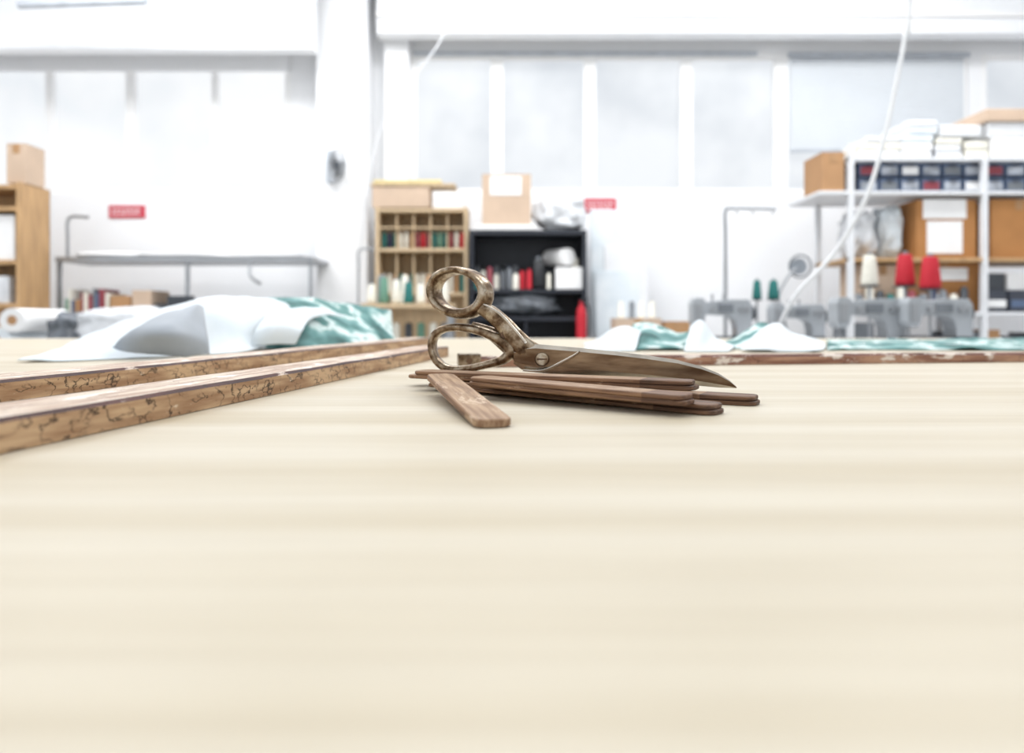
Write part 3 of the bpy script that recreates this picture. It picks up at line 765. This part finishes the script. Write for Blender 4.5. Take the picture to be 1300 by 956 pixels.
# ---------------------------------------------------------------- storage rack right
D=4.7
b=B('storage_rack')
for px in (1078,1248,1432):
    for y in (D,D+.5): b.box(X(px,D),X(px,D)+.035,y,y+.04,0,Z(182 if px<1200 else 200 if px<1300 else 130,D),whitemetal)
sh=[199,242,327,396]
for py in sh: b.box(X(1040 if py==242 else 1078,D),X(1438,D),D+.002,D+.538,Z(py,D)-.025,Z(py,D),whitemetal if py!=327 else oak)
b.box(X(1078,D),X(1438,D),D+.002,D+.538,.15,.175,whitemetal)
b.box(X(1078,D),X(1438,D),D+.002,D+.538,.5,.525,whitemetal)
b.finish(.002)
z0=Z(199,D)+.001
b=B('folded_fabric_stack')
for (a,c,tp,bt) in ((1096,1150,178,199),(1152,1192,168,199),(1158,1196,149,168),(1197,1230,172,199),(1200,1252,155,171),(1232,1262,176,199),(1104,1150,170,178)):
    zz0=Z(bt,D)+.001; zz1=Z(tp,D); n_=max(1,int((zz1-zz0)/.045)) 
    for k in range(n_):
        j=random.uniform(-.012,.012); hh=(zz1-zz0)/n_
        b.box(X(a,D)+j,X(c,D)+j,D+.06,D+.42,zz0+k*hh+.003,zz0+(k+1)*hh,[paper,fab_w,cream,whitemetal][random.randrange(4)])
b.finish(.010)
b=B('white_storage_boxes')
b.box(X(1266,D),X(1345,D),D+.05,D+.45,z0,Z(172,D),paper); b.box(X(1262,D),X(1340,D),D+.05,D+.45,Z(172,D)+.001,Z(152,D),whitemetal)
b.box(X(1256,D),X(1360,D),D+.03,D+.45,Z(152,D)+.001,Z(136,D),card_l); b.box(X(1362,D),X(1425,D),D+.05,D+.45,z0,Z(150,D),paper); b.finish(.006)
b=B('parts_drawer_cabinet')
zc0,zc1=Z(242,D)+.001,Z(203,D)
b.box(X(1094,D),X(1425,D),D+.1,D+.4,zc0,zc1,bin_dark)
hh=(zc1-zc0)/2
px=1095
i=0
while px<1422:
    for r in range(2):
        a,c=X(px+1,D),X(px+25,D); z=zc0+hh*r
        b.box(a,c,D+.06,D+.1,z+.008,z+hh-.008,bin_blue); b.box(a+.010,c-.010,D+.055,D+.06,z+.016,z+hh*.68,[bin_clear,paper,bin_clear,mauve,bin_clear,gry][(i*5+r*3)%6]); b.box(a+.04,c-.04,D+.04,D+.055,z+hh*.7,z+hh*.8,bin_dark)
    px+=27; i+=1
b.finish(.002)
carton('cardboard_box',1044,1072,193,242,D+.03,.3,card,zbase=Z(242,D)+.001)
zs=Z(327,D)+.001
b=B('cardboard_sheet_with_papers')
b.box(X(1170,D),X(1247,D),D+.06,D+.3,zs,Z(246,D)-.03,card_o)
for (a,c,d,e) in ((1178,1234,251,276),(1183,1229,279,321)): b.box(X(a,D),X(c,D),D+.055,D+.059,Z(e,D),Z(d,D),paper)
b.finish(.002)
b=B('plastic_wrapped_bundle')
b.blob((X(1112,D),D+.25,zs+.17),(.1,.15,.17),plastic_w,21,.3,2.4); b.blob((X(1148,D),D+.25,zs+.19),(.09,.15,.19),fab_w,22,.25,2.2)
b.finish()
carton('cardboard_box',1258,1330,253,326,D+.04,.35,card_o,zbase=zs); carton('cardboard_box',1334,1425,262,326,D+.04,.35,card,zbase=zs)
zs2=Z(396,D)+.001
carton('cardboard_box',1092,1150,336,396,D+.12,.3,card_l,zbase=zs2); carton('cardboard_box',1153,1245,334,396,D+.12,.3,card_o,label=(1188,1228,340,356),zbase=zs2)
b=B('thread_spools_on_rack')
for i in range(11):
    b.spool(X(1096+i*13.5,D),D+.06,zs2,.03,.12+.05*((i*5)%3)/2,[gry,cream,machine_d,teal,cream,mauve,gry,navy][i%8])
b.finish()
b=B('dark_storage_bins')
for i,px in enumerate((1258,1288,1318,1348,1378,1408)):
    a,c=X(px,D),X(px+27,D)
    b.box(a,c,D+.05,D+.35,zs2,Z(368,D),bin_dark); b.box(a+.01,c-.01,D+.04,D+.05,zs2+.03,zs2+.08,[paper,bin_blue,mauve][i%3])
    b.box(a,c,D+.07,D+.35,Z(368,D)+.001,Z(346,D),[machine_d,paper,bin_dark][i%3])
z5=.526
for i in range(13):
    a=X(1092,D)+i*.14; b.box(a,a+.12,D+.05,D+.4,z5,z5+random.uniform(.25,.38),[gry,machine_d,bin_dark,card,fab_g][(i*3)%5])
b.finish(.003)
b=B('hanging_power_cord')
Dc=3.0
b.tube([Vector((X(1160,Dc),Dc,ZC)),at(1155,-10,Dc),at(1150,40,Dc),at(1140,95,Dc),at(1124,170,Dc),at(1100,250,Dc),at(1060,320,3.05),at(1010,375,3.05),at(985,425,3.1)],.0095,whitemetal); b.finish()
b=B('hanging_power_cord')
Dc=5.0
b.tube([Vector((X(580,Dc),Dc,ZC)),at(572,0,Dc),at(560,50,Dc),at(520,105,Dc),at(485,160,Dc),at(468,230,Dc),at(458,320,Dc+.1),at(452,420,Dc+.2),at(450,560,Dc+.2)],.006,whitemetal); b.finish()

# ---------------------------------------------------------------- world, camera
w=bpy.data.worlds.new('World'); sc.world=w; w.use_nodes=True
bg=w.node_tree.nodes['Background']; bg.inputs['Color'].default_value=(.94,.97,1,1); bg.inputs['Strength'].default_value=1.15
cd=bpy.data.cameras.new('camera'); co=bpy.data.objects.new('camera',cd); sc.collection.objects.link(co)
co.location=(0,0,CZ); co.rotation_euler=(math.pi/2,0,0)
cd.sensor_width=36; cd.lens=F/1300*36; cd.shift_y=-(478-HY)/1300; cd.clip_start=.01
cd.dof.use_dof=True; cd.dof.focus_distance=.68; cd.dof.aperture_fstop=4.0
sc.camera=co
sc.view_settings.view_transform='Standard'
sc.view_settings.exposure=-0.1
